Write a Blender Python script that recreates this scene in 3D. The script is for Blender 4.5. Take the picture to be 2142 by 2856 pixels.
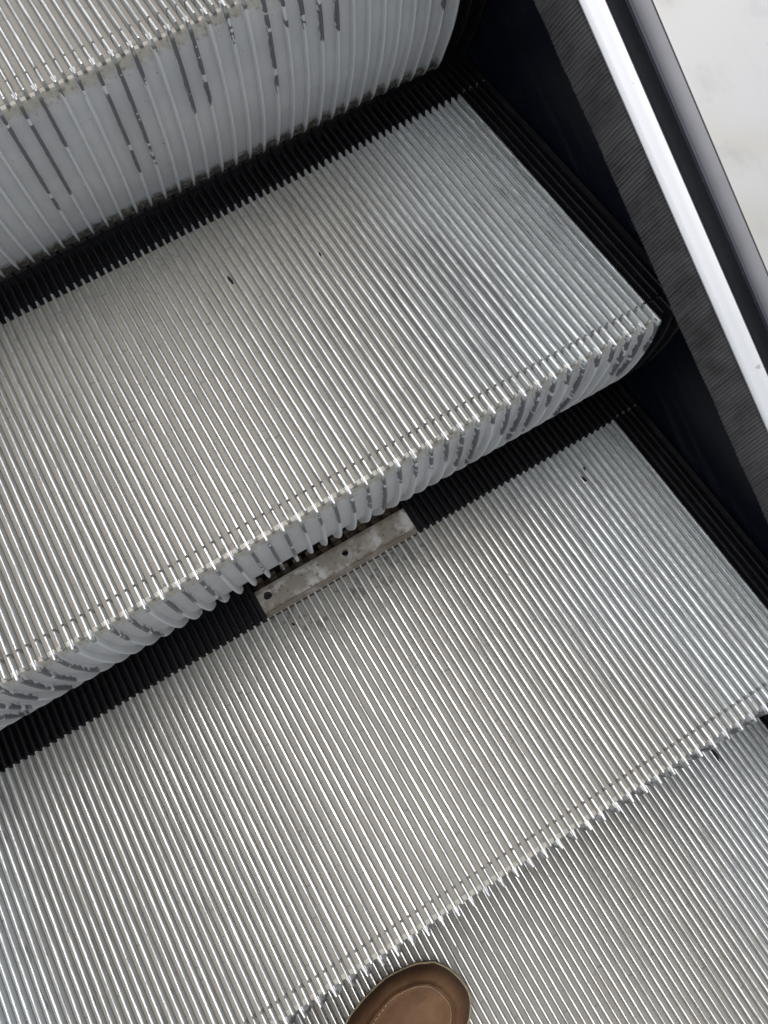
import bpy, bmesh, math, random
from mathutils import Vector, Matrix, noise as mnoise

# ------------------------------------------------------------------ clear
for o in list(bpy.data.objects):
    bpy.data.objects.remove(o, do_unlink=True)
S = bpy.context.scene
COL = S.collection
random.seed(11)

# ------------------------------------------------------------------ camera
cam_d = bpy.data.cameras.new("camera")
cam = bpy.data.objects.new("camera", cam_d)
COL.objects.link(cam)
right = Vector((0.86176, -0.50309, -0.06539))
down = Vector((-0.48827, -0.78749, -0.37610))
fwd = Vector((0.13772, 0.35604, -0.92427))
m3 = Matrix((right, -down, -fwd)).transposed()
cam.matrix_world = Matrix.Translation((-0.42020, -0.28321, 0.65593)) @ m3.to_4x4()
cam_d.sensor_fit = 'HORIZONTAL'
cam_d.sensor_width = 36.0
cam_d.lens = 37.819
cam_d.clip_start = 0.02
cam_d.clip_end = 100
S.camera = cam

# ------------------------------------------------------------------ world, sun, exposure
SUN_EL, SUN_AZ = math.radians(82), math.radians(3)     # azimuth from +Y towards +X
w = bpy.data.worlds.new("World")
S.world = w
w.use_nodes = True
wn, wl = w.node_tree.nodes, w.node_tree.links
wn.clear()
sky = wn.new("ShaderNodeTexSky")
sky.sky_type = 'NISHITA'
sky.sun_disc = False
sky.sun_elevation = SUN_EL
sky.sun_rotation = SUN_AZ
sky.dust_density = 4.0
sky.air_density = 1.0
sky.ozone_density = 1.0
hs = wn.new("ShaderNodeHueSaturation")
hs.inputs["Saturation"].default_value = 0.26
bg = wn.new("ShaderNodeBackground")
bg.inputs["Strength"].default_value = 0.15
out = wn.new("ShaderNodeOutputWorld")
wl.new(sky.outputs[0], hs.inputs["Color"])
wl.new(hs.outputs[0], bg.inputs["Color"])
wl.new(bg.outputs[0], out.inputs["Surface"])

sun_d = bpy.data.lights.new("sun", 'SUN')
sun_d.energy = 0.8
sun_d.angle = math.radians(110)
sun_d.color = (1.0, 0.985, 0.965)
sun = bpy.data.objects.new("sun", sun_d)
COL.objects.link(sun)
sd = Vector((math.sin(SUN_AZ) * math.cos(SUN_EL), math.cos(SUN_AZ) * math.cos(SUN_EL), math.sin(SUN_EL)))
sun.rotation_euler = sd.to_track_quat('Z', 'Y').to_euler()
sun.location = sd * 5

S.view_settings.view_transform = 'Standard'
S.view_settings.look = 'None'
S.view_settings.exposure = 0.38
S.view_settings.gamma = 1.0
S.view_settings.use_curve_mapping = False
S.render.engine = 'CYCLES'

# ------------------------------------------------------------------ measures (metres)
P = 0.0084666667          # pitch of the ribs
DY, DZ = 0.34945, 0.20663  # going and rise from step to step
NR = 109                  # silver ribs on a tread
RH = 0.009                # rib height
TB = 0.3571               # where the silver tread ends
XL = -P * (NR - 1) - 0.0022
XR = 0.0022
PROF = [(0.0, 0.0), (-0.0004, -0.012), (-0.0006, -0.024), (0.0, -0.036), (0.0010, -0.047), (0.0028, -0.060),
        (0.0050, -0.074), (0.0078, -0.089), (0.0112, -0.104), (0.0155, -0.120), (0.0206, -0.136),
        (0.0278, -0.154), (0.0360, -0.172), (0.0440, -0.190), (0.0510, -0.206), (0.0540, -0.214)]


# ------------------------------------------------------------------ node helpers
class NT:
    def __init__(self, name):
        self.m = bpy.data.materials.new(name)
        self.m.use_nodes = True
        self.t = self.m.node_tree
        self.t.nodes.clear()
        self.out = self.t.nodes.new("ShaderNodeOutputMaterial")
        self.b = self.t.nodes.new("ShaderNodeBsdfPrincipled")
        self.t.links.new(self.b.outputs[0], self.out.inputs[0])

    def n(self, kind, **kw):
        nd = self.t.nodes.new(kind)
        for k, v in kw.items():
            setattr(nd, k, v)
        return nd

    def put(self, sock, v):
        if hasattr(v, "is_output") or isinstance(v, bpy.types.NodeSocket):
            self.t.links.new(v, sock)
        else:
            sock.default_value = v

    def math(self, op, a, b=None, c=None, clamp=False):
        nd = self.n("ShaderNodeMath", operation=op, use_clamp=clamp)
        self.put(nd.inputs[0], a)
        if b is not None:
            self.put(nd.inputs[1], b)
        if c is not None:
            self.put(nd.inputs[2], c)
        return nd.outputs[0]

    def ramp(self, v, lo, hi):          # smooth 0..1
        nd = self.n("ShaderNodeMapRange", interpolation_type='SMOOTHSTEP')
        self.put(nd.inputs[0], v)
        nd.inputs[1].default_value = lo
        nd.inputs[2].default_value = hi
        return nd.outputs[0]

    def mix(self, f, a, b):
        nd = self.n("ShaderNodeMix", data_type='RGBA')
        self.put(nd.inputs[0], f)
        for i, v in ((6, a), (7, b)):
            if isinstance(v, tuple):
                v = (v[0], v[1], v[2], 1)
            self.put(nd.inputs[i], v)
        return nd.outputs[2]

    def mixf(self, f, a, b):
        nd = self.n("ShaderNodeMix", data_type='FLOAT')
        self.put(nd.inputs[0], f)
        self.put(nd.inputs[2], a)
        self.put(nd.inputs[3], b)
        return nd.outputs[0]

    def noise(self, vec, scale, detail=3, rough=.55, mul=None):
        if mul:
            vm = self.n("ShaderNodeVectorMath", operation='MULTIPLY')
            self.put(vm.inputs[0], vec)
            vm.inputs[1].default_value = mul
            vec = vm.outputs[0]
        nd = self.n("ShaderNodeTexNoise")
        self.put(nd.inputs["Vector"], vec)
        nd.inputs["Scale"].default_value = scale
        nd.inputs["Detail"].default_value = detail
        nd.inputs["Roughness"].default_value = rough
        return nd.outputs[0]

    def pos(self):
        return self.n("ShaderNodeNewGeometry").outputs["Position"]

    def obj(self):
        return self.n("ShaderNodeTexCoord").outputs["Object"]

    def rnd(self):
        return self.n("ShaderNodeObjectInfo").outputs["Random"]

    def sep(self, v):
        nd = self.n("ShaderNodeSeparateXYZ")
        self.put(nd.inputs[0], v)
        return nd.outputs

    def comb(self, x, y, z):
        nd = self.n("ShaderNodeCombineXYZ")
        for i, v in enumerate((x, y, z)):
            self.put(nd.inputs[i], v)
        return nd.outputs[0]

    def bump(self, h, strength, dist):
        nd = self.n("ShaderNodeBump")
        self.put(nd.inputs["Height"], h)
        nd.inputs["Strength"].default_value = strength
        nd.inputs["Distance"].default_value = dist
        self.t.links.new(nd.outputs[0], self.b.inputs["Normal"])

    def set(self, col=None, rough=None, metal=None, spec=None):
        if col is not None:
            self.put(self.b.inputs["Base Color"], col if not isinstance(col, tuple) else (*col[:3], 1))
        if rough is not None:
            self.put(self.b.inputs["Roughness"], rough)
        if metal is not None:
            self.put(self.b.inputs["Metallic"], metal)
        if spec is not None:
            self.put(self.b.inputs["Specular IOR Level"], spec)
        return self.m


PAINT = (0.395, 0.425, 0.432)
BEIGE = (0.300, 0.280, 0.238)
GRIME = (0.05, 0.042, 0.032)


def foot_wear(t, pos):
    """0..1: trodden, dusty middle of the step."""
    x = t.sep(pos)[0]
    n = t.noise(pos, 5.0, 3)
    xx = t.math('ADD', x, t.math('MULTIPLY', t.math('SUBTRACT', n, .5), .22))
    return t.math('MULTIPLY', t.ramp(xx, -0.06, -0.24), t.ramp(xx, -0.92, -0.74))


def mat_floor():
    t = NT("tread_paint")
    pos = t.pos()
    x, y, z = t.sep(pos)
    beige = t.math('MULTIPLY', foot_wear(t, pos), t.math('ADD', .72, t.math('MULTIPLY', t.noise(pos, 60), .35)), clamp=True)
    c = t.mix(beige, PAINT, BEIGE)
    # blotches in the grooves, drawn out along them
    st = t.noise(pos, 1.0, 4, .6, mul=(160, 28, 30))
    c = t.mix(t.math('MULTIPLY', t.ramp(st, .50, .72), .34), c, (0.26, 0.245, 0.21))
    c = t.mix(t.math('MULTIPLY', t.ramp(t.noise(pos, 1.0, 2, .5, mul=(118, 9, 9)), .52, .7), .22), c, (0.46, 0.43, 0.38))
    # short dark cross lines of packed dirt
    j = t.math('FLOOR', t.math('DIVIDE', x, P))
    yc = t.math('MULTIPLY', y, 26.0)
    cell = t.math('FLOOR', yc)
    wn_ = t.n("ShaderNodeTexWhiteNoise", noise_dimensions='3D')
    t.put(wn_.inputs["Vector"], t.comb(j, cell, 3.0))
    r1, r2, r3 = t.sep(wn_.outputs["Color"])
    fr = t.math('SUBTRACT', yc, cell)
    tilt = t.math('MULTIPLY', t.math('SUBTRACT', t.noise(pos, 260, 1), .5), .10)
    d = t.math('ABSOLUTE', t.math('ADD', t.math('SUBTRACT', fr, t.math('ADD', .1, t.math('MULTIPLY', r1, .8))), tilt))
    line = t.math('MULTIPLY', t.ramp(d, .030, .010), t.ramp(r2, .80, .86))
    c = t.mix(t.math('MULTIPLY', line, t.math('ADD', .15, t.math('MULTIPLY', r3, .4))), c, GRIME)
    # specks
    sp = t.noise(pos, 420, 1)
    c = t.mix(t.math('MULTIPLY', t.ramp(sp, .70, .76), .7), c, GRIME)
    # soot worked in where the missing insert leaves the plate bare
    px = t.math('ABSOLUTE', t.math('ADD', x, .375))
    py = t.math('ABSOLUTE', t.math('ADD', y, .005))
    near = t.math('MULTIPLY', t.ramp(px, .17, .06), t.ramp(py, .055, .008))
    c = t.mix(t.math('MULTIPLY', t.math('MULTIPLY', near, t.ramp(t.noise(pos, 95, 3), .50, .66)), .72), c, (0.075, 0.06, 0.045))
    # scraped patch on the complete step
    dx = t.math('DIVIDE', t.math('ADD', x, .150), .075)
    dy = t.math('DIVIDE', t.math('SUBTRACT', y, .130), .120)
    d2 = t.math('ADD', t.math('MULTIPLY', dx, dx), t.math('MULTIPLY', dy, dy))
    patch = t.math('MULTIPLY', t.ramp(d2, 1.25, .25), t.math('GREATER_THAN', z, -.05))
    scr = t.math('MULTIPLY', patch, t.ramp(t.noise(pos, 1.0, 4, .65, mul=(190, 9, 20)), .44, .56))
    c = t.mix(t.math('MULTIPLY', scr, .3), c, (0.17, 0.175, 0.18))
    t.bump(t.noise(pos, 900, 2), .25, .0003)
    return t.set(c, .52, 0.0, .4)


def mat_rib():
    t = NT("worn_rib_metal")
    pos, ob, r = t.pos(), t.obj(), t.rnd()
    z = t.sep(ob)[2]
    ro = t.math('MULTIPLY', r, 40.0)
    px, py, pz = t.sep(pos)
    v = t.comb(t.math('ADD', px, ro), py, pz)
    edge = t.noise(v, 1.0, 4, .65, mul=(300, 75, 300))
    lim = t.math('SUBTRACT', t.math('MULTIPLY', t.math('SUBTRACT', edge, .5), .0020), .00060)
    bare = t.math('GREATER_THAN', z, lim)
    # pits and grey scuffs along the crown
    pit = t.ramp(t.noise(v, 1.0, 3, .6, mul=(500, 150, 300)), .57, .64)
    scuff = t.ramp(t.noise(v, 1.0, 4, .6, mul=(420, 26, 60)), .44, .66)
    dull = t.math('MULTIPLY', t.ramp(r, .30, 1.0), t.ramp(t.noise(v, 1.0, 2, .5, mul=(60, 7, 20)), .36, .62))
    metal = t.mix(scuff, (0.77, 0.77, 0.77), (0.42, 0.42, 0.42))
    metal = t.mix(t.math('MULTIPLY', pit, .5), metal, (0.20, 0.19, 0.18))
    metal = t.mix(t.math('MULTIPLY', dull, .62), metal, (0.34, 0.335, 0.33))
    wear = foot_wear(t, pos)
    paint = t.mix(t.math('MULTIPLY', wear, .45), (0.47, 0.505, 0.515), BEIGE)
    # paint rubbed off the flanks in ragged grey strips
    rub = t.math('MULTIPLY', t.ramp(t.noise(v, 1.0, 4, .65, mul=(200, 22, 190)), .58, .62), t.ramp(z, -.0062, -.003))
    # one broad patch, where boots have scraped the flanks of the complete step almost bare
    dx = t.math('DIVIDE', t.math('ADD', px, .150), .075)
    dy = t.math('DIVIDE', t.math('SUBTRACT', py, .130), .120)
    d2 = t.math('ADD', t.math('MULTIPLY', dx, dx), t.math('MULTIPLY', dy, dy))
    patch = t.math('MULTIPLY', t.ramp(d2, 1.25, .25), t.math('GREATER_THAN', pz, -.05))
    scr = t.ramp(t.math('ADD', t.noise(v, 1.0, 4, .65, mul=(160, 14, 150)), t.math('MULTIPLY', t.math('SUBTRACT', patch, 1.0), .3)), .46, .52)
    rub = t.math('MAXIMUM', rub, t.math('MULTIPLY', t.math('MULTIPLY', scr, .75), t.ramp(z, -.0085, -.005)))
    paint = t.mix(t.math('MULTIPLY', rub, .8), paint, (0.15, 0.15, 0.16))
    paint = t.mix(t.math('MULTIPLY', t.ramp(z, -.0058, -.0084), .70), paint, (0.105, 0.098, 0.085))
    oy = t.sep(ob)[1]
    notch = t.math('MULTIPLY', t.math('LESS_THAN', t.math('ABSOLUTE', t.math('SUBTRACT', oy, .0244)), .0019), t.math('LESS_THAN', z, -.0015))
    paint = t.mix(t.math('MULTIPLY', notch, .65), paint, (0.07, 0.062, 0.05))
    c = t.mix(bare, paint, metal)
    rough = t.mixf(bare, .5, t.math('ADD', .30, t.math('ADD', t.math('MULTIPLY', scuff, .16), t.math('MULTIPLY', dull, .08))))
    t.bump(t.noise(v, 1.0, 3, .6, mul=(700, 260, 500)), .35, .0004)
    return t.set(c, rough, t.math('MULTIPLY', bare, .92))


def mat_riser(rib):
    t = NT("riser_rib_paint" if rib else "riser_paint")
    pos, ob, r = t.pos(), t.obj(), t.rnd()
    x, y, z = t.sep(ob)
    c = t.mix(t.ramp(t.noise(pos, 22, 3), .35, .7), (0.60, 0.611, 0.612), (0.66, 0.67, 0.67))
    # dust on the top edge
    zz = t.math('ADD', z, t.math('MULTIPLY', t.math('SUBTRACT', t.noise(pos, 130, 3), .5), .022))
    if not rib:
        c = t.mix(t.math('MULTIPLY', t.ramp(zz, -.026, -.014), .9), c, (0.47, 0.445, 0.375))
        c = t.mix(t.math('MULTIPLY', t.ramp(t.noise(pos, 260, 2), .58, .66), t.math('MULTIPLY', t.ramp(zz, -.026, -.014), .6)), c, (0.26, 0.22, 0.165))
    # greasy brown foot of the riser
    zg = t.math('ADD', z, t.math('MULTIPLY', t.math('SUBTRACT', t.noise(pos, 150, 3), .5), .020))
    foot = t.ramp(zg, -.188, -.202)
    c = t.mix(t.math('MULTIPLY', foot, .9), c, t.mix(t.ramp(t.noise(pos, 210, 3), .48, .62), (0.05, 0.04, 0.028), (0.28, 0.25, 0.19)))
    c = t.mix(t.math('MULTIPLY', t.ramp(t.noise(pos, 330, 2), .72, .76), .8), c, (0.05, 0.05, 0.05))
    metal = 0.0
    rough = .42
    if rib:
        at = t.n("ShaderNodeAttribute", attribute_name="edge")
        e = at.outputs["Fac"]
        ro = t.math('MULTIPLY', r, 30.0)
        v = t.comb(t.math('ADD', x, ro), t.math('ADD', y, ro), z)
        rag = t.noise(v, 1.0, 5, .7, mul=(260, 260, 120))
        L = t.math('MULTIPLY', t.math('POWER', r, 1.0), .135)
        top = t.math('GREATER_THAN', t.math('ADD', z, t.math('MULTIPLY', t.math('SUBTRACT', rag, .5), .05)), t.math('MULTIPLY', L, -1.0))
        gap = t.math('LESS_THAN', t.noise(v, 1.0, 3, .5, mul=(5, 75, 75)), .60)
        wid = t.math('LESS_THAN', t.math('ADD', e, t.math('MULTIPLY', t.math('SUBTRACT', rag, .5), 1.7)), .44)
        chip = t.math('MULTIPLY', t.math('MULTIPLY', top, wid), gap)
        chip = t.math('MULTIPLY', chip, t.math('GREATER_THAN', z, -.175))
        c = t.mix(chip, c, (0.17, 0.17, 0.185))
        metal = t.math('MULTIPLY', chip, .35)
        tip = t.math('MULTIPLY', t.ramp(e, .22, .02), t.math('SUBTRACT', 1.0, chip))
        c = t.mix(t.math('MULTIPLY', tip, .75), c, (0.64, 0.66, 0.665))
        t.bump(t.math('MULTIPLY', chip, -1.0), .5, .0004)
    else:
        t.bump(t.noise(pos, 500, 2), .12, .0004)
    return t.set(c, rough, metal, .45)


def mat_black(name, c1, c2, rough):
    t = NT(name)
    pos = t.pos()
    c = t.mix(t.ramp(t.noise(pos, 1.0, 4, .6, mul=(200, 40, 60)), .5, .75), c1, c2)
    c = t.mix(t.math('MULTIPLY', t.ramp(t.noise(pos, 300, 2), .70, .75), .5), c, (0.10, 0.09, 0.075))
    if name == "skirt_lacquer":       # rubbed streaks running with the steps, and dusty smears
        x_, y_, z_ = t.sep(pos)
        along = t.comb(x_, t.math('MULTIPLY', y_, 3.0), t.math('MULTIPLY', t.math('SUBTRACT', z_, t.math('MULTIPLY', y_, DZ / DY)), 55.0))
        c = t.mix(t.math('MULTIPLY', t.ramp(t.noise(along, 1.0, 4, .6), .50, .72), .6), c, (0.016, 0.0175, 0.023))
        c = t.mix(t.math('MULTIPLY', t.ramp(t.noise(pos, 9, 4, .6), .55, .75), .5), c, (0.014, 0.015, 0.019))
    t.bump(t.noise(pos, 600, 2), .2, .0003)
    return t.set(c, rough, 0.0, .3)


def mat_plain(name, c, rough, metal=0.0, n=60, amp=.25, spec=.4):
    t = NT(name)
    pos = t.pos()
    d = tuple(v * (1 - amp) for v in c)
    col = t.mix(t.ramp(t.noise(pos, n, 4, .6), .35, .68), c, d)
    t.bump(t.noise(pos, n * 8, 2), .15, .0004)
    return t.set(col, rough, metal, spec)


def mat_plate():
    t = NT("dirty_plate_metal")
    pos = t.pos()
    n1 = t.noise(pos, 75, 5, .62)
    n2 = t.noise(pos, 38, 3, .5)
    c = t.mix(t.ramp(n2, .42, .62), (0.27, 0.24, 0.195), (0.56, 0.55, 0.52))
    c = t.mix(t.math('MULTIPLY', t.ramp(n1, .54, .70), .8), c, (0.17, 0.13, 0.095))
    y = t.sep(t.obj())[1]
    yy = t.math('ADD', y, t.math('MULTIPLY', t.math('SUBTRACT', n1, .5), .02))
    rim = t.math('ADD', t.ramp(yy, .388, .393), t.ramp(yy, .3685, .3655), clamp=True)
    c = t.mix(t.math('MULTIPLY', rim, .6), c, (0.13, 0.10, 0.075))
    c = t.mix(t.math('MULTIPLY', t.ramp(t.noise(pos, 240, 3), .63, .70), .8), c, (0.05, 0.042, 0.034))
    t.bump(n1, .4, .0008)
    return t.set(c, .6, 0.15)


def mat_bright(name, col, rough, metal):
    t = NT(name)
    pos = t.pos()
    sp = t.noise(pos, 60, 2)
    dirt = t.math('MULTIPLY', t.ramp(sp, .735, .77), .55)
    soft = t.ramp(t.noise(pos, 3.0, 3), .3, .7)
    c = t.mix(soft, col, tuple(v * .93 for v in col))
    if name == "brushed_steel":       # soft warm reflections painted in as broad patches, grey brushed streaks
        c = t.mix(t.ramp(t.noise(pos, 6.5, 2), .46, .66), c, (0.53, 0.515, 0.455))
        c = t.mix(t.math('MULTIPLY', t.ramp(t.noise(pos, 1.0, 4, .6, mul=(40, 8, 40)), .48, .75), .5), c, (0.40, 0.40, 0.41))
    c = t.mix(dirt, c, (0.35, 0.36, 0.36))
    t.bump(t.noise(pos, 1.0, 3, .6, mul=(500, 9, 500)), .06, .0003)
    return t.set(c, rough, metal)


def mat_leather():
    t = NT("brown_leather")
    pos = t.pos()
    n1 = t.noise(pos, 28, 4, .6)
    c = t.mix(t.ramp(n1, .35, .68), (0.098, 0.048, 0.022), (0.142, 0.076, 0.037))
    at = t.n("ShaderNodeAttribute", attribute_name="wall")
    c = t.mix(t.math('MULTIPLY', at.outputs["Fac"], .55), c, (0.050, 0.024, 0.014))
    c = t.mix(t.math('MULTIPLY', t.ramp(t.noise(pos, 1.0, 3, .6, mul=(22, 60, 20)), .58, .68), .45), c, (0.062, 0.031, 0.018))
    t.bump(t.math('ADD', t.noise(pos, 520, 3, .6), t.math('MULTIPLY', t.noise(pos, 1.0, 3, .6, mul=(60, 130, 60)), 2.2)), .35, .0006)
    return t.set(c, .66, 0.0, .25)


M = dict(
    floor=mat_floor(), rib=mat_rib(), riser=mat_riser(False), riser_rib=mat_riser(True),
    black=mat_black("black_insert", (0.0035, 0.0036, 0.0048), (0.007, 0.007, 0.0085), .55),
    blackrib=mat_black("black_insert_rib", (0.006, 0.0062, 0.0078), (0.014, 0.0145, 0.017), .45),
    skirt=mat_black("skirt_lacquer", (0.0026, 0.0038, 0.0085), (0.0045, 0.006, 0.012), .38),
    plate=mat_plate(),
    rust=mat_plain("greasy_bracket", (0.13, 0.098, 0.070), .6, 0, 140, .6),
    hole=mat_plain("hole_black", (0.004, 0.004, 0.004), .9),
    bolt=mat_plain("oily_bolt", (0.045, 0.045, 0.05), .4, .6),
    bristle=mat_plain("bristle_grey", (0.066, 0.066, 0.068), .95, 0, 30, .45, .05),
    alu=mat_bright("anodised_aluminium", (0.94, 0.945, 0.95), .38, .7),
    steel=mat_bright("brushed_steel", (0.60, 0.595, 0.585), .34, .8),
    trim=mat_plain("blue_grey_trim", (0.075, 0.083, 0.110), .45, 0.2, 12, .2),
    cove=mat_plain("grey_cove", (0.25, 0.25, 0.265), .4, .3, 8, .15),
    pan=mat_plain("light_block_dark", (0.01, 0.01, 0.012), .8),
    leather=mat_leather(),
    welt=mat_plain("tan_welt", (0.44, 0.335, 0.215), .55, 0, 90, .35),
    sole=mat_plain("dark_sole", (0.03, 0.024, 0.02), .7),
    thread=mat_plain("pale_thread", (0.42, 0.30, 0.19), .7),
    gum=mat_plain("black_gum", (0.010, 0.010, 0.011), .55),
    lining=mat_plain("shoe_lining", (0.16, 0.11, 0.07), .8),
)


# ------------------------------------------------------------------ mesh helpers
def mesh(name, verts, faces, mat, smooth=None, attr=None):
    me = bpy.data.meshes.new(name)
    me.from_pydata(verts, [], faces)
    me.materials.append(mat)
    if attr:
        a = me.attributes.new(attr[0], 'FLOAT', 'POINT')
        a.data.foreach_set("value", attr[1])
    bm = bmesh.new()
    bm.from_mesh(me)
    bmesh.ops.recalc_face_normals(bm, faces=bm.faces)
    bm.to_mesh(me)
    bm.free()
    if smooth is not None:
        me.polygons.foreach_set("use_smooth", [True] * len(me.polygons))
        me.set_sharp_from_angle(angle=math.radians(smooth))
    me.update()
    return me


def loft(name, rings, mat, smooth=None, attr=None, caps=True):
    n = len(rings[0])
    v = [p for r in rings for p in r]
    f = []
    for i in range(len(rings) - 1):
        for k in range(n):
            a, b = i * n + k, i * n + (k + 1) % n
            f.append((a, b, b + n, a + n))
    if caps:
        f.append(tuple(range(n)))
        f.append(tuple((len(rings) - 1) * n + k for k in range(n)))
    return mesh(name, v, f, mat, smooth, attr)


def boxes(name, bl, mat):
    v, f = [], []
    for x0, x1, y0, y1, z0, z1 in bl:
        b = len(v)
        v += [(x0, y0, z0), (x1, y0, z0), (x1, y1, z0), (x0, y1, z0), (x0, y0, z1), (x1, y0, z1), (x1, y1, z1), (x0, y1, z1)]
        f += [(b, b + 1, b + 2, b + 3), (b + 4, b + 5, b + 6, b + 7), (b, b + 1, b + 5, b + 4),
              (b + 1, b + 2, b + 6, b + 5), (b + 2, b + 3, b + 7, b + 6), (b + 3, b, b + 4, b + 7)]
    return mesh(name, v, f, mat)


def obj(name, me, parent=None, loc=(0, 0, 0)):
    o = bpy.data.objects.new(name, me)
    COL.objects.link(o)
    o.location = loc
    if parent:
        o.parent = parent
    return o


def tag(o, label, cat, group=None, kind=None):
    if label:
        o["label"] = label
    if cat:
        o["category"] = cat
    if group:
        o["group"] = group
    if kind:
        o["kind"] = kind
    return o


# ------------------------------------------------------------------ rib meshes
def rib_mesh(name, y0, y1, mat, seed, notch=True, top=0.0, htop=.00105, hbase=.00175, wob=1.0, zb=-RH):
    rr = random.Random(seed)
    ys = [y0, y0 + .0008, y0 + .003]
    if notch:
        ys += [.0230, .0234, .0254, .0258]
    base = .03 if notch else y0 + .012
    n = 14 if notch else 3
    ys += [base + (y1 - base) * (i + (rr.random() - .5) * .5) / n for i in range(n)]
    ys = sorted(y for y in ys if y0 <= y < y1 - .003) + [y1]
    rings = []
    for y in ys:
        dz = top - rr.random() ** 3 * .0004 * wob
        cx = (rr.random() - .5) * .00022 * wob
        wt = htop * (1 + (rr.random() - .5) * .26 * wob)
        if y == y0:
            dz -= .0004
        if notch and .0233 < y < .0255:
            dz = top - .0032
        rings.append([(cx - hbase, y, zb - .0006), (cx - wt * 1.22, y, dz - .0018), (cx - wt, y, dz - .0005), (cx - wt * .55, y, dz),
                      (cx + wt * .55, y, dz), (cx + wt, y, dz - .0005), (cx + wt * 1.22, y, dz - .0018), (cx + hbase, y, zb - .0006)])
    return loft(name, rings, mat)


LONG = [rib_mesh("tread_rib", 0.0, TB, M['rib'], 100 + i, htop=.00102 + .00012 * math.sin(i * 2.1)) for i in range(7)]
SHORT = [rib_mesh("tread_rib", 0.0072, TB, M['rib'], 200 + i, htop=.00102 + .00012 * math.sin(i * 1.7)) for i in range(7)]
BEVEN = [rib_mesh("insert_rib", TB + .0032, .3978, M['blackrib'], 300 + i, False, -.0006, .00115, .0019) for i in range(3)]
BODD = [rib_mesh("insert_rib", TB + .0032, .4065, M['blackrib'], 320 + i, False, -.0006, .00115, .0019) for i in range(3)]
LINK = [rib_mesh("joint_rib", TB + .0004, TB + .0029, mat_plain("joint_grey", (0.075, 0.075, 0.078), .5), 340, False, -.0012, .0011, .0018)]


def inward(i):
    a, b = PROF[max(i - 1, 0)], PROF[min(i + 1, len(PROF) - 1)]
    ty, tz = b[0] - a[0], b[1] - a[1]
    l = math.hypot(ty, tz)
    return (-tz / l, ty / l)          # points to +y (into the step)


def riser_rib_mesh(name, mat, seed, dep=.0092, hw=.00138):
    rr = random.Random(seed)
    rings, e = [], []
    N = len(PROF)
    for i, (y, z) in enumerate(PROF):
        ny, nz = inward(i)
        if i == 0:
            z, ny, nz = -.0016, 1, 0
        k = 1.0
        o = .0
        if i == N - 1:
            k, o = .35, .0058
        elif i == N - 2:
            k, o = .75, .0022
        h = hw * (1 + (rr.random() - .5) * .14) * k
        o += .0003 + rr.random() * .0001
        row = []
        for w_, d in ((-1.55, dep), (-1.12, .003), (-.95, .0006), (-.5, 0), (.5, 0), (.95, .0006), (1.12, .003), (1.55, dep)):
            dd = max(o, d + .0003) if o > .002 else o + d
            row.append((h * w_, y + ny * dd, z + nz * dd))
            e.append(d / dep)
        rings.append(row)
    return loft(name, rings, mat, 50, ("edge", e))


RR = [riser_rib_mesh("riser_rib", M['riser_rib'], 400 + i) for i in range(5)]
RRB = [riser_rib_mesh("side_riser_rib", M['blackrib'], 450)]


def riser_plate_mesh(name, x0, x1, mat, off=.0076, thick=.003, zcut=-.0095):
    prof = []
    for i, (y, z) in enumerate(PROF):
        ny, nz = inward(i)
        prof.append((y + ny * off, z + nz * off))
    prof = [(.0130, -.0093), (.0088, -.0097), (.0077, -.0115)] + [p for p in prof[2:]]
    front = prof
    back = [(y + thick, z) for y, z in prof][::-1]
    ring = front + back
    nx = 2 if x1 - x0 < .1 else 2
    rings = [[(x0 + (x1 - x0) * i / (nx - 1), y, z) for y, z in ring] for i in range(nx)]
    return loft(name, rings, mat, 35)


PLATE_MESH = riser_plate_mesh("riser_plate", XL, XR, M['riser'])
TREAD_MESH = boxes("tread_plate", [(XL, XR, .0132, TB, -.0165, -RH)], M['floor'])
SIDE_PLATE = riser_plate_mesh("side_riser_plate", XR + .0004, .0372, M['black'])
SIDE_BASE = boxes("side_border", [(XR + .0004, .0372, .0132, TB, -.0165, -RH - .0008), (XR + .0004, .0372, TB + .0004, .407, -.0165, -RH - .0008)], M['black'])
SB_SHORT = rib_mesh("side_rib", .0072, TB + .0006, M['blackrib'], 500, True, -.0004, .00105, .0018, .5)
SB_LONG = rib_mesh("side_rib", .0006, TB + .0006, M['blackrib'], 501, True, -.0004, .00105, .0018, .5)
SB_TAIL = rib_mesh("side_rib", TB + .0034, .404, M['blackrib'], 503, False, -.0004, .00105, .0018, .5)
RIM = boxes("side_rim", [(-.0030, .0030, .002, TB + .0006, -RH - .001, -.0003)], M['blackrib'])
RIM_T = boxes("side_rim", [(-.0030, .0030, TB + .0034, .407, -RH - .001, -.0003)], M['blackrib'])
DOT = boxes("side_joint", [(-.0009, .0009, TB + .0009, TB + .0031, -.006, -.0010)], mat_plain("joint_pale", (0.13, 0.13, 0.135), .5))
INSERT_FULL = boxes("rear_insert", [(XL, XR, TB + .0003, .4085, -.0175, -RH - .0010)], M['black'])
GAP0, GAP1 = -.4662, -.2690          # x span of the bare mounting plate on one step
INSERT_GAP = boxes("rear_insert", [(XL, GAP0 - .0008, TB + .0003, .4085, -.0175, -RH - .0010), (GAP1 + .0008, XR, TB + .0003, .4085, -.0175, -RH - .0010),
                                   (GAP0 - .0052, GAP0 - .0010, TB + .0005, .4085, -RH - .0012, -.0035)], M['black'])
BACK = boxes("back_web", [(XL, .0372, .4090, .4120, -.060, -.0110)], M['black'])

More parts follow.
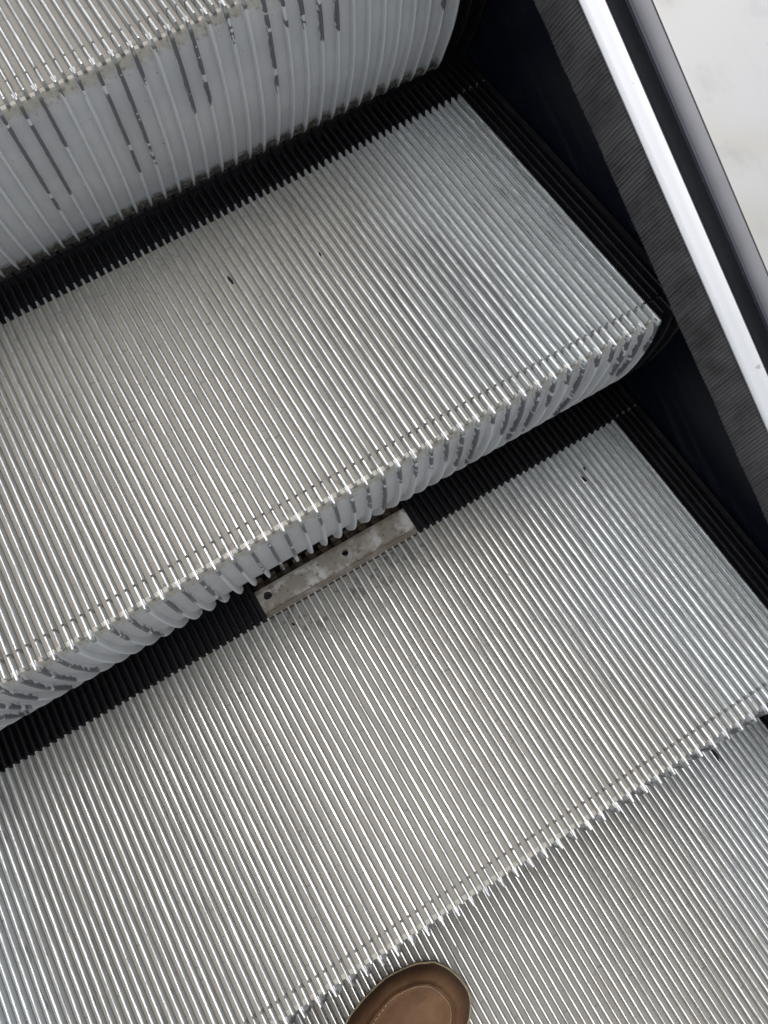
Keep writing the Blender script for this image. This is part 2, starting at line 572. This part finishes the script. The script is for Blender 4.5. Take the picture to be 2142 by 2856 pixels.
STEPS = [
    (1, "highest escalator step, its tall curved grey riser with chipped ribs in full view"),
    (0, "complete escalator step below the tall riser, its front right corner showing beside the black skirt"),
    (-1, "escalator step with a dirty bare metal plate screwed at its back edge"),
    (-2, "lowest escalator step, partly under the step above, carrying the brown shoe"),
]
step_obs = {}
rs = random.Random(5)
for k, label in STEPS:
    root = bpy.data.objects.new("escalator_step", None)
    COL.objects.link(root)
    root.empty_display_size = .05
    root.location = (0, k * DY, k * DZ)
    tag(root, label, "escalator step", "escalator steps")
    step_obs[k] = root
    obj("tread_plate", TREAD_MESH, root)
    obj("riser_plate", PLATE_MESH, root)
    obj("back_web", BACK, root)
    for j in range(NR):
        ms = LONG if j % 2 == 0 else SHORT
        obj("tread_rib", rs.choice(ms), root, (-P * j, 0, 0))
        if j % 2 == 0:
            obj("riser_rib", rs.choice(RR), root, (-P * j, 0, 0))
    gap = (k == -1)
    ins = obj("rear_insert", INSERT_GAP if gap else INSERT_FULL, root)
    for j in range(NR):
        x = -P * j
        if gap and GAP0 - .004 < x < GAP1 + .0015:
            continue
        obj("insert_rib", rs.choice(BEVEN if j % 2 == 0 else BODD), ins, (x, 0, 0))
        obj("joint_rib", LINK[0], ins, (x, 0, 0))
    side = obj("side_border", SIDE_BASE, root)
    obj("side_riser_plate", SIDE_PLATE, side)
    for j in (1, 2, 3):
        obj("side_rib", SB_LONG if j == 2 else SB_SHORT, side, (P * j, 0, 0))
        obj("side_rib", SB_TAIL, side, (P * j, 0, 0))
        obj("side_joint", DOT, side, (P * j, 0, 0))
    obj("side_riser_rib", RRB[0], side, (P * 2, 0, 0))
    obj("side_riser_rib", RRB[0], side, (.0355, 0, 0))
    obj("side_rim", RIM, side, (.0342, 0, 0))
    obj("side_rim", RIM_T, side, (.0342, 0, 0))
    obj("side_joint", DOT, side, (.0342, 0, 0))

# ------------------------------------------------------------------ bare mounting plate on the third step
root = step_obs[-1]


def plate_with_hole():
    bm = bmesh.new()
    x0, x1, y0, y1 = GAP0, GAP1, .3659, .3946
    zt, zb = -.0095, -.0150
    holes = [(-.4541, .3838, .0049), (-.3539, .3824, .0039)]
    xs = [x0, -.4620, -.4462, -.3620, -.3458, x1]
    rr = random.Random(3)
    verts_t, faces = {}, []

    def V(x, y, z):
        return bm.verts.new((x, y, z))
    # solid strips between the two perforated squares
    def strip(a, b):
        n = max(1, int((b - a) / .012))
        px = [a + (b - a) * i / n for i in range(n + 1)]
        for i in range(n):
            q = [V(px[i], y0, zt), V(px[i + 1], y0, zt), V(px[i + 1], y1, zt), V(px[i], y1, zt)]
            bm.faces.new(q)
    strip(xs[0], xs[1]); strip(xs[2], xs[3]); strip(xs[4], xs[5])
    for (hx, hy, hr), a, b in ((holes[0], xs[1], xs[2]), (holes[1], xs[3], xs[4])):
        N = 24
        inner, outer, low = [], [], []
        for i in range(N):
            t = 2 * math.pi * (i + .5) / N
            c, s = math.cos(t), math.sin(t)
            wob = 1 + .05 * math.sin(3 * t + hx * 90)
            inner.append(V(hx + hr * c * wob, hy + hr * s * wob, zt - .0004))
            low.append(V(hx + hr * c * wob, hy + hr * s * wob, zb))
            kx = ((b if c > 0 else a) - hx) / c if abs(c) > 1e-6 else 1e9
            ky = ((y1 if s > 0 else y0) - hy) / s if abs(s) > 1e-6 else 1e9
            kk = min(kx, ky)
            outer.append(V(hx + kk * c, hy + kk * s, zt))
        for i in range(N):
            n_ = (i + 1) % N
            bm.faces.new((inner[i], inner[n_], outer[n_], outer[i]))
            bm.faces.new((low[i], low[n_], inner[n_], inner[i]))
        # corners of the square
        for sx, sy in ((b, y1), (a, y1), (a, y0), (b, y0)):
            near = sorted(outer, key=lambda v: (v.co.x - sx) ** 2 + (v.co.y - sy) ** 2)[:2]
            bm.faces.new((near[0], near[1], V(sx, sy, zt)))
    # rim walls
    for (ax, ay), (bx_, by_) in (((x0, y0), (x1, y0)), ((x1, y0), (x1, y1)), ((x1, y1), (x0, y1)), ((x0, y1), (x0, y0))):
        bm.faces.new([V(ax, ay, zt), V(bx_, by_, zt), V(bx_, by_, zb), V(ax, ay, zb)])
    bmesh.ops.remove_doubles(bm, verts=bm.verts, dist=1e-6)
    bmesh.ops.recalc_face_normals(bm, faces=bm.faces)
    for v in bm.verts:
        if v.co.z > zt - .0001:
            v.co.z += (mnoise.noise(v.co * 90)) * .0004
    me = bpy.data.meshes.new("mounting_plate")
    bm.to_mesh(me)
    bm.free()
    me.materials.append(M['plate'])
    return me


pl = obj("mounting_plate", plate_with_hole(), root)
pl["label"] = "bare metal mounting plate stained brown with one open hole and one bolted hole"
obj("hole_floor", boxes("hole_floor", [(GAP0 + .002, GAP1 - .002, .367, .3935, -.0165, -.0151)], M['hole']), pl)


def disc(name, r, z0, z1, mat, n=18, dome=0.0):
    rings = []
    for rad, z in ((r, z0), (r, z1 - .0004), (r * .88, z1), (r * .35, z1 + dome)):
        rings.append([(rad * math.cos(2 * math.pi * i / n), rad * math.sin(2 * math.pi * i / n), z) for i in range(n)])
    return loft(name, rings, mat, 40)


b_ = obj("bolt", disc("bolt", .0043, -.0148, -.0112, M['bolt'], 18, -.0004), pl, (-.4540, .3844, 0))
obj("bolt_slot", boxes("bolt_slot", [(-.0018, .0018, -.0004, .0004, -.0122, -.01105)], M['hole']), b_)
obj("front_lip", boxes("front_lip", [(GAP0, GAP1, .3590, .3655, -.0165, -.0100)], M['plate']), pl)


def text_mesh(body, size, mat):
    cu = bpy.data.curves.new("cast_mark", 'FONT')
    cu.body = body
    cu.size = size
    cu.extrude = .00012
    cu.align_x = 'CENTER'
    cu.align_y = 'CENTER'
    o = bpy.data.objects.new("tmp", cu)
    COL.objects.link(o)
    dg = bpy.context.evaluated_depsgraph_get()
    me = bpy.data.meshes.new_from_object(o.evaluated_get(dg))
    bpy.data.objects.remove(o, do_unlink=True)
    me.materials.clear()
    me.materials.append(mat)
    return me


mk = mat_plain("mark_brown", (0.15, 0.115, 0.085), .7)
o = obj("cast_mark", text_mesh("G", .0052, mk), pl, (-.4354, .3848, -.0090))
o.rotation_euler = (0, 0, math.radians(6))
o = obj("cast_mark", text_mesh("B", .0046, mk), pl, (-.3878, .3852, -.0090))
o.rotation_euler = (0, 0, math.radians(28))

# greasy brackets behind the plate, where the black insert is missing
cav = obj("cavity_floor", boxes("cavity_floor", [(GAP0, GAP1, .3950, .4420, -.034, -.030)], M['rust']), root)
br = boxes("bracket", [(-.0052, .0052, .4040, .4160, -.0305, -.0150), (-.0046, .0046, .3975, .4038, -.0305, -.0215)], M['rust'])
x = GAP0 + .010
i = 0
while x < GAP1 - .004:
    o = obj("bracket", br, cav, (x, (i % 3) * .0006, -(i % 2) * .0008))
    x += 2 * P
    i += 1

# ------------------------------------------------------------------ right-hand side: skirt, brush, balustrade (all run with the incline)
SL = DZ / DY


def run(name, prof, y0, y1, mat, ny=2, closed=True, smooth=None):
    rings = []
    for i in range(ny):
        y = y0 + (y1 - y0) * i / (ny - 1)
        rings.append([(px, y, pz + SL * y) for px, pz in prof])
    return loft(name, rings, mat, smooth)


Y0, Y1 = -0.95, 0.95
o = obj("escalator_skirt", run("escalator_skirt", [(.0415, -.75), (.0415, .0885), (.0440, .0885), (.0440, -.75)], Y0, Y1, M['skirt']))
tag(o, "dark navy lacquered skirt wall beside the steps, under the brush", "skirt")

brush = bpy.data.objects.new("skirt_brush", None)
COL.objects.link(brush)
brush.location = (.0415, 0, .05)
tag(brush, "charcoal bristle safety brush in a bright aluminium holder along the skirt", "safety brush")


def to_brush(me):
    me.transform(Matrix.Translation((-.0415, 0, -.05)))
    return me


holder = [(.0272, .0470), (.0264, .0500), (.0272, .0520), (.0300, .0545), (.0345, .0590), (.0385, .0628), (.0400, .0636), (.0412, .0630), (.0412, .0420), (.0380, .0420), (.0340, .0450)]
obj("brush_holder", to_brush(run("brush_holder", holder, Y0, Y1, M['alu'], smooth=40)), brush)
rb = random.Random(21)
v, f = [], []


def bristle(y, x1, h1, length_k, lean, sag, r):
    b = len(v)
    p0 = Vector((.0285, y, h1 + SL * y))
    p2 = Vector((x1, y + lean, .0285 + sag + SL * (y + lean)))
    p1 = (p0 + p2) * .5 + Vector((0, 0, .0012))
    for p, rad in ((p0, r), (p1, r), (p2, r * .8)):
        for a in range(3):
            t = a * 2.094 + y * 700
            v.append((p.x, p.y + rad * math.cos(t), p.z + rad * math.sin(t)))
    for s_ in (0, 3):
        for a in range(3):
            n_ = (a + 1) % 3
            f.append((b + s_ + a, b + s_ + n_, b + s_ + 3 + n_, b + s_ + 3 + a))
    f.append((b + 6, b + 7, b + 8))


y = -.50
while y < .62:
    wave = .0003 * math.sin(y * 60) + .0002 * math.sin(y * 143 + 1)
    bristle(y, .0004 + wave + rb.gauss(0, .0004), .0475, 1, rb.gauss(0, .00025), rb.gauss(0, .0006), .00021)
    bristle(y + .0002, .0012 + wave + rb.gauss(0, .0005), .0455, 1, rb.gauss(0, .00025), rb.gauss(-.0016, .0006), .00021)
    y += .00018
me = mesh("bristles", v, f, M['bristle'])
o = obj("bristles", to_brush(me), brush)
o["kind"] = "stuff"
obj("bristle_core", to_brush(run("bristle_core", [(.0290, .0470), (.0060, .0305), (.0060, .0295), (.0290, .0440)], -.50, .62, M['bristle'])), brush)

bal = bpy.data.objects.new("balustrade_deck", None)
COL.objects.link(bal)
bal.location = (.05, 0, .06)
tag(bal, "bright brushed metal balustrade deck with a dark blue-grey strip along its lower edge", "balustrade")


def to_bal(me):
    me.transform(Matrix.Translation((-.05, 0, -.06)))
    return me


obj("trim_strip", to_bal(run("trim_strip", [(.0442, .0500), (.0442, .0610), (.0425, .0650), (.0432, .0860), (.0455, .0890), (.0500, .0890), (.0500, .0500)], Y0, Y1, M['trim'], smooth=50)), bal)
obj("cove_strip", to_bal(run("cove_strip", [(.0458, .0893), (.0462, .0925), (.0490, .0962), (.0530, .0990), (.0554, .0996), (.0554, .0893)], Y0, Y1, M['cove'], smooth=60)), bal)
deck = [(.0557, .0965), (.0563, .1008), (.0595, .1030)]
deck += [(.0595 + .26 * i / 6, .1030 + .215 * i / 6) for i in range(1, 7)]
deck += [(.333, .308), (.0615, .0980)]
obj("deck_panel", to_bal(run("deck_panel", deck, Y0, Y1, M['steel'], smooth=50)), bal)

# unseen dark sheet added under the steps to stop light leaking up
o = obj("light_block_pan", run("light_block_pan", [(-1.2, -.62), (.044, -.62), (.044, -.66), (-1.2, -.66)], -1.6, 1.6, M['pan']))
o["kind"] = "structure"

# ------------------------------------------------------------------ brown moccasin on the lowest step
ZD = -2 * DZ
OUT = [(0.0, -.014), (-.0022, .001), (-.0069, .0085), (-.0135, .0180), (-.0227, .0265), (-.0414, .0405), (-.060, .0485), (-.081, .0550), (-.107, .0590),
       (-.150, .0530), (-.200, .0430), (-.250, .0380), (-.278, .0280), (-.290, .0120), (-.293, -.004), (-.288, -.020), (-.270, -.0330),
       (-.240, -.0390), (-.200, -.0430), (-.150, -.0500), (-.100, -.0580), (-.060, -.0610), (-.0368, -.0597), (-.0283, -.0580),
       (-.0156, -.0520), (-.0085, -.0450), (-.0038, -.0356), (-.0010, -.0250)]


def catmull(pts, sub):
    n, res = len(pts), []
    for i in range(n):
        p0, p1, p2, p3 = (pts[(i + q) % n] for q in (-1, 0, 1, 2))
        for s_ in range(sub):
            t = s_ / sub
            res.append(tuple(.5 * ((2 * p1[a]) + (-p0[a] + p2[a]) * t + (2 * p0[a] - 5 * p1[a] + 4 * p2[a] - p3[a]) * t * t
                                   + (-p0[a] + 3 * p1[a] - 3 * p2[a] + p3[a]) * t ** 3) for a in (0, 1)))
    return res


OUTS = catmull(OUT, 4)
ang = math.radians(30)
shoe = bpy.data.objects.new("shoe", None)
COL.objects.link(shoe)
shoe.location = (-.6205 * math.cos(ang) + .091 * math.sin(ang), -.6205 * math.sin(ang) - .091 * math.cos(ang), ZD)
shoe.rotation_euler = (0, 0, ang)
tag(shoe, "brown leather moccasin shoe toe with pale stitching and tan welt", "shoe")


def spine(p):                       # nearest point of the shoe's middle line
    s_ = min(max(p[0], -.262), -.060)
    c = -.006 + .004 * math.sin((s_ + .06) * 9)
    return (s_, c)


def inset(p, k):
    q = spine(p)
    return (p[0] + (q[0] - p[0]) * k, p[1] + (q[1] - p[1]) * k)


def grow(pts, d):
    res = []
    n = len(pts)
    for i in range(n):
        a, b = pts[i - 1], pts[(i + 1) % n]
        tx, ty = b[0] - a[0], b[1] - a[1]
        l = math.hypot(tx, ty) or 1
        res.append((pts[i][0] - ty / l * d * -1 * -1, pts[i][1] + tx / l * d * -1))
    return res


def area(pts):
    return sum(pts[i - 1][0] * pts[i][1] - pts[i][0] * pts[i - 1][1] for i in range(len(pts)))


sgn = 1 if area(OUTS) > 0 else -1


def off(pts, d):
    res = []
    n = len(pts)
    for i in range(n):
        a, b = pts[i - 2], pts[(i + 2) % n]
        tx, ty = b[0] - a[0], b[1] - a[1]
        l = math.hypot(tx, ty) or 1
        res.append((pts[i][0] + sgn * ty / l * d, pts[i][1] - sgn * tx / l * d))
    return res


def rise(s_):                       # height of the vamp along the shoe
    t = min(max((-s_ - .02) / .16, 0), 1)
    return .044 + .030 * t * t * (3 - 2 * t)


lay = [(.00, .020), (.015, .0255), (.03, .031), (.06, .0375), (.11, .0430), (.17, .0466), (.22, .0486), (.255, .0496), (.28, .0536), (.300, .0560), (.322, .0554), (.338, .0500),
       (.36, .0488), (.45, .0508), (.6, .0522), (.8, .0530), (1.0, .0532)]
rings, wall = [], []
up = off(OUTS, -.0012)
for k, h in lay:
    row = []
    for p in up:
        q = inset(p, k)
        g = rise(q[0]) / .044
        hh = .020 + (h - .020) * g
        hh += mnoise.noise(Vector((q[0] * 40, q[1] * 40, 3))) * .0008
        row.append((q[0], q[1], hh))
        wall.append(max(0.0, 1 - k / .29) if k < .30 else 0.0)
    rings.append(row)
n = len(up)
vv = [p for r in rings for p in r]
ff = []
for i in range(len(rings) - 1):
    for k in range(n):
        a, b = i * n + k, i * n + (k + 1) % n
        cx = sum(vv[q][0] for q in (a, b, b + n, a + n)) / 4
        if lay[i][0] >= .33 and cx < -.150:
            continue                # the opening for the foot
        ff.append((a, b, b + n, a + n))
me = mesh("upper", vv, ff, M['leather'], 80, ("wall", wall))
obj("upper", me, shoe)
sole_r = [[(p[0], p[1], z) for p in off(OUTS, d)] for d, z in ((-.002, .0004), (-.0004, .003), (-.0004, .0125))]
obj("outsole", loft("outsole", sole_r, M['sole'], 50), shoe)
welt_r = [[(p[0], p[1], z) for p in off(OUTS, d)] for d, z in ((-.0012, .0128), (.0004, .0150), (.0004, .0185), (-.0008, .0200), (-.0040, .0204))]
obj("welt", loft("welt", welt_r, M['welt'], 60), shoe)
ins_r = [[(p[0], p[1], z) for p in off(OUTS, -.006)] for z in (.0214, .0235)]
obj("insole", loft("insole", ins_r, M['lining'], 60), shoe)
v, f = [], []
st = [inset(p, .352) for p in up]
acc = 0
for i in range(n):
    a, b = Vector(st[i]), Vector(st[(i + 1) % n])
    if a.x < -.15:
        continue
    L = (b - a).length
    m = max(1, int(L / .0034))
    for q in range(m):
        p0 = a.lerp(b, (q + .12) / m)
        p1 = a.lerp(b, (q + .70) / m)
        d = (p1 - p0)
        if d.length < 1e-5:
            continue
        nn = Vector((-d.y, d.x)).normalized() * .00036
        g = rise(p0.x) / .044
        z = .020 + (.0498 - .020) * g
        bb = len(v)
        for pp, dz in ((p0 - nn, 0), (p0 + nn, 0), (p1 + nn, 0), (p1 - nn, 0)):
            v.append((pp.x, pp.y, z - .0006))
        for pp in (p0 - nn, p0 + nn, p1 + nn, p1 - nn):
            v.append((pp.x, pp.y, z + .0008))
        f += [(bb + 4, bb + 5, bb + 6, bb + 7), (bb, bb + 1, bb + 5, bb + 4), (bb + 1, bb + 2, bb + 6, bb + 5), (bb + 2, bb + 3, bb + 7, bb + 6), (bb + 3, bb, bb + 4, bb + 7)]
o = obj("stitching", mesh("stitching", v, f, M['thread']), shoe)
o["kind"] = "stuff"


# ------------------------------------------------------------------ bits of dirt caught in the grooves
def lump(name, sx, sy, sz, seed, mat):
    bm = bmesh.new()
    bmesh.ops.create_icosphere(bm, subdivisions=2, radius=1)
    for q in bm.verts:
        d = 1 + .45 * mnoise.noise(q.co * 1.7 + Vector((seed * 3.1, 0, 0)))
        q.co = Vector((q.co.x * sx * d, q.co.y * sy * d, max(q.co.z, -.35) * sz * d))
    me_ = bpy.data.meshes.new(name)
    bm.to_mesh(me_)
    bm.free()
    me_.materials.append(mat)
    return me_


def litter(label, j, y, k, sx, sy, sz, seed, rot=0):
    o_ = obj("dirt_clump", lump("dirt_clump", sx, sy, sz, seed, M['gum']), None,
             (-P * (j + .5), k * DY + y, k * DZ - RH + sz * .3))
    o_.rotation_euler = (0, 0, rot)
    tag(o_, label, "dirt clump", "dirt caught in the grooves")


litter("small black clump of dirt in a groove of the complete step", 38, .277, 0, .0013, .0058, .003, 1, .1)
litter("tiny black speck in a groove of the complete step, right of the clump", 27, .2555, 0, .0009, .0024, .002, 2, 0)
litter("black gum blob near the back right of the step with the bare plate", 8, .3150, -1, .0018, .0048, .004, 3, .5)
litter("tiny black gum crumb beside the larger blob near the back right", 7, .3240, -1, .0014, .0030, .003, 4, -.4)
litter("black smear of dirt on the lowest step, under the right nose of the step above", 8, .327, -2, .0022, .0090, .003, 5, 0)
litter("small dark speck in a groove just in front of the bolted plate hole", 52, .3385, -1, .0012, .0022, .002, 6, .6)
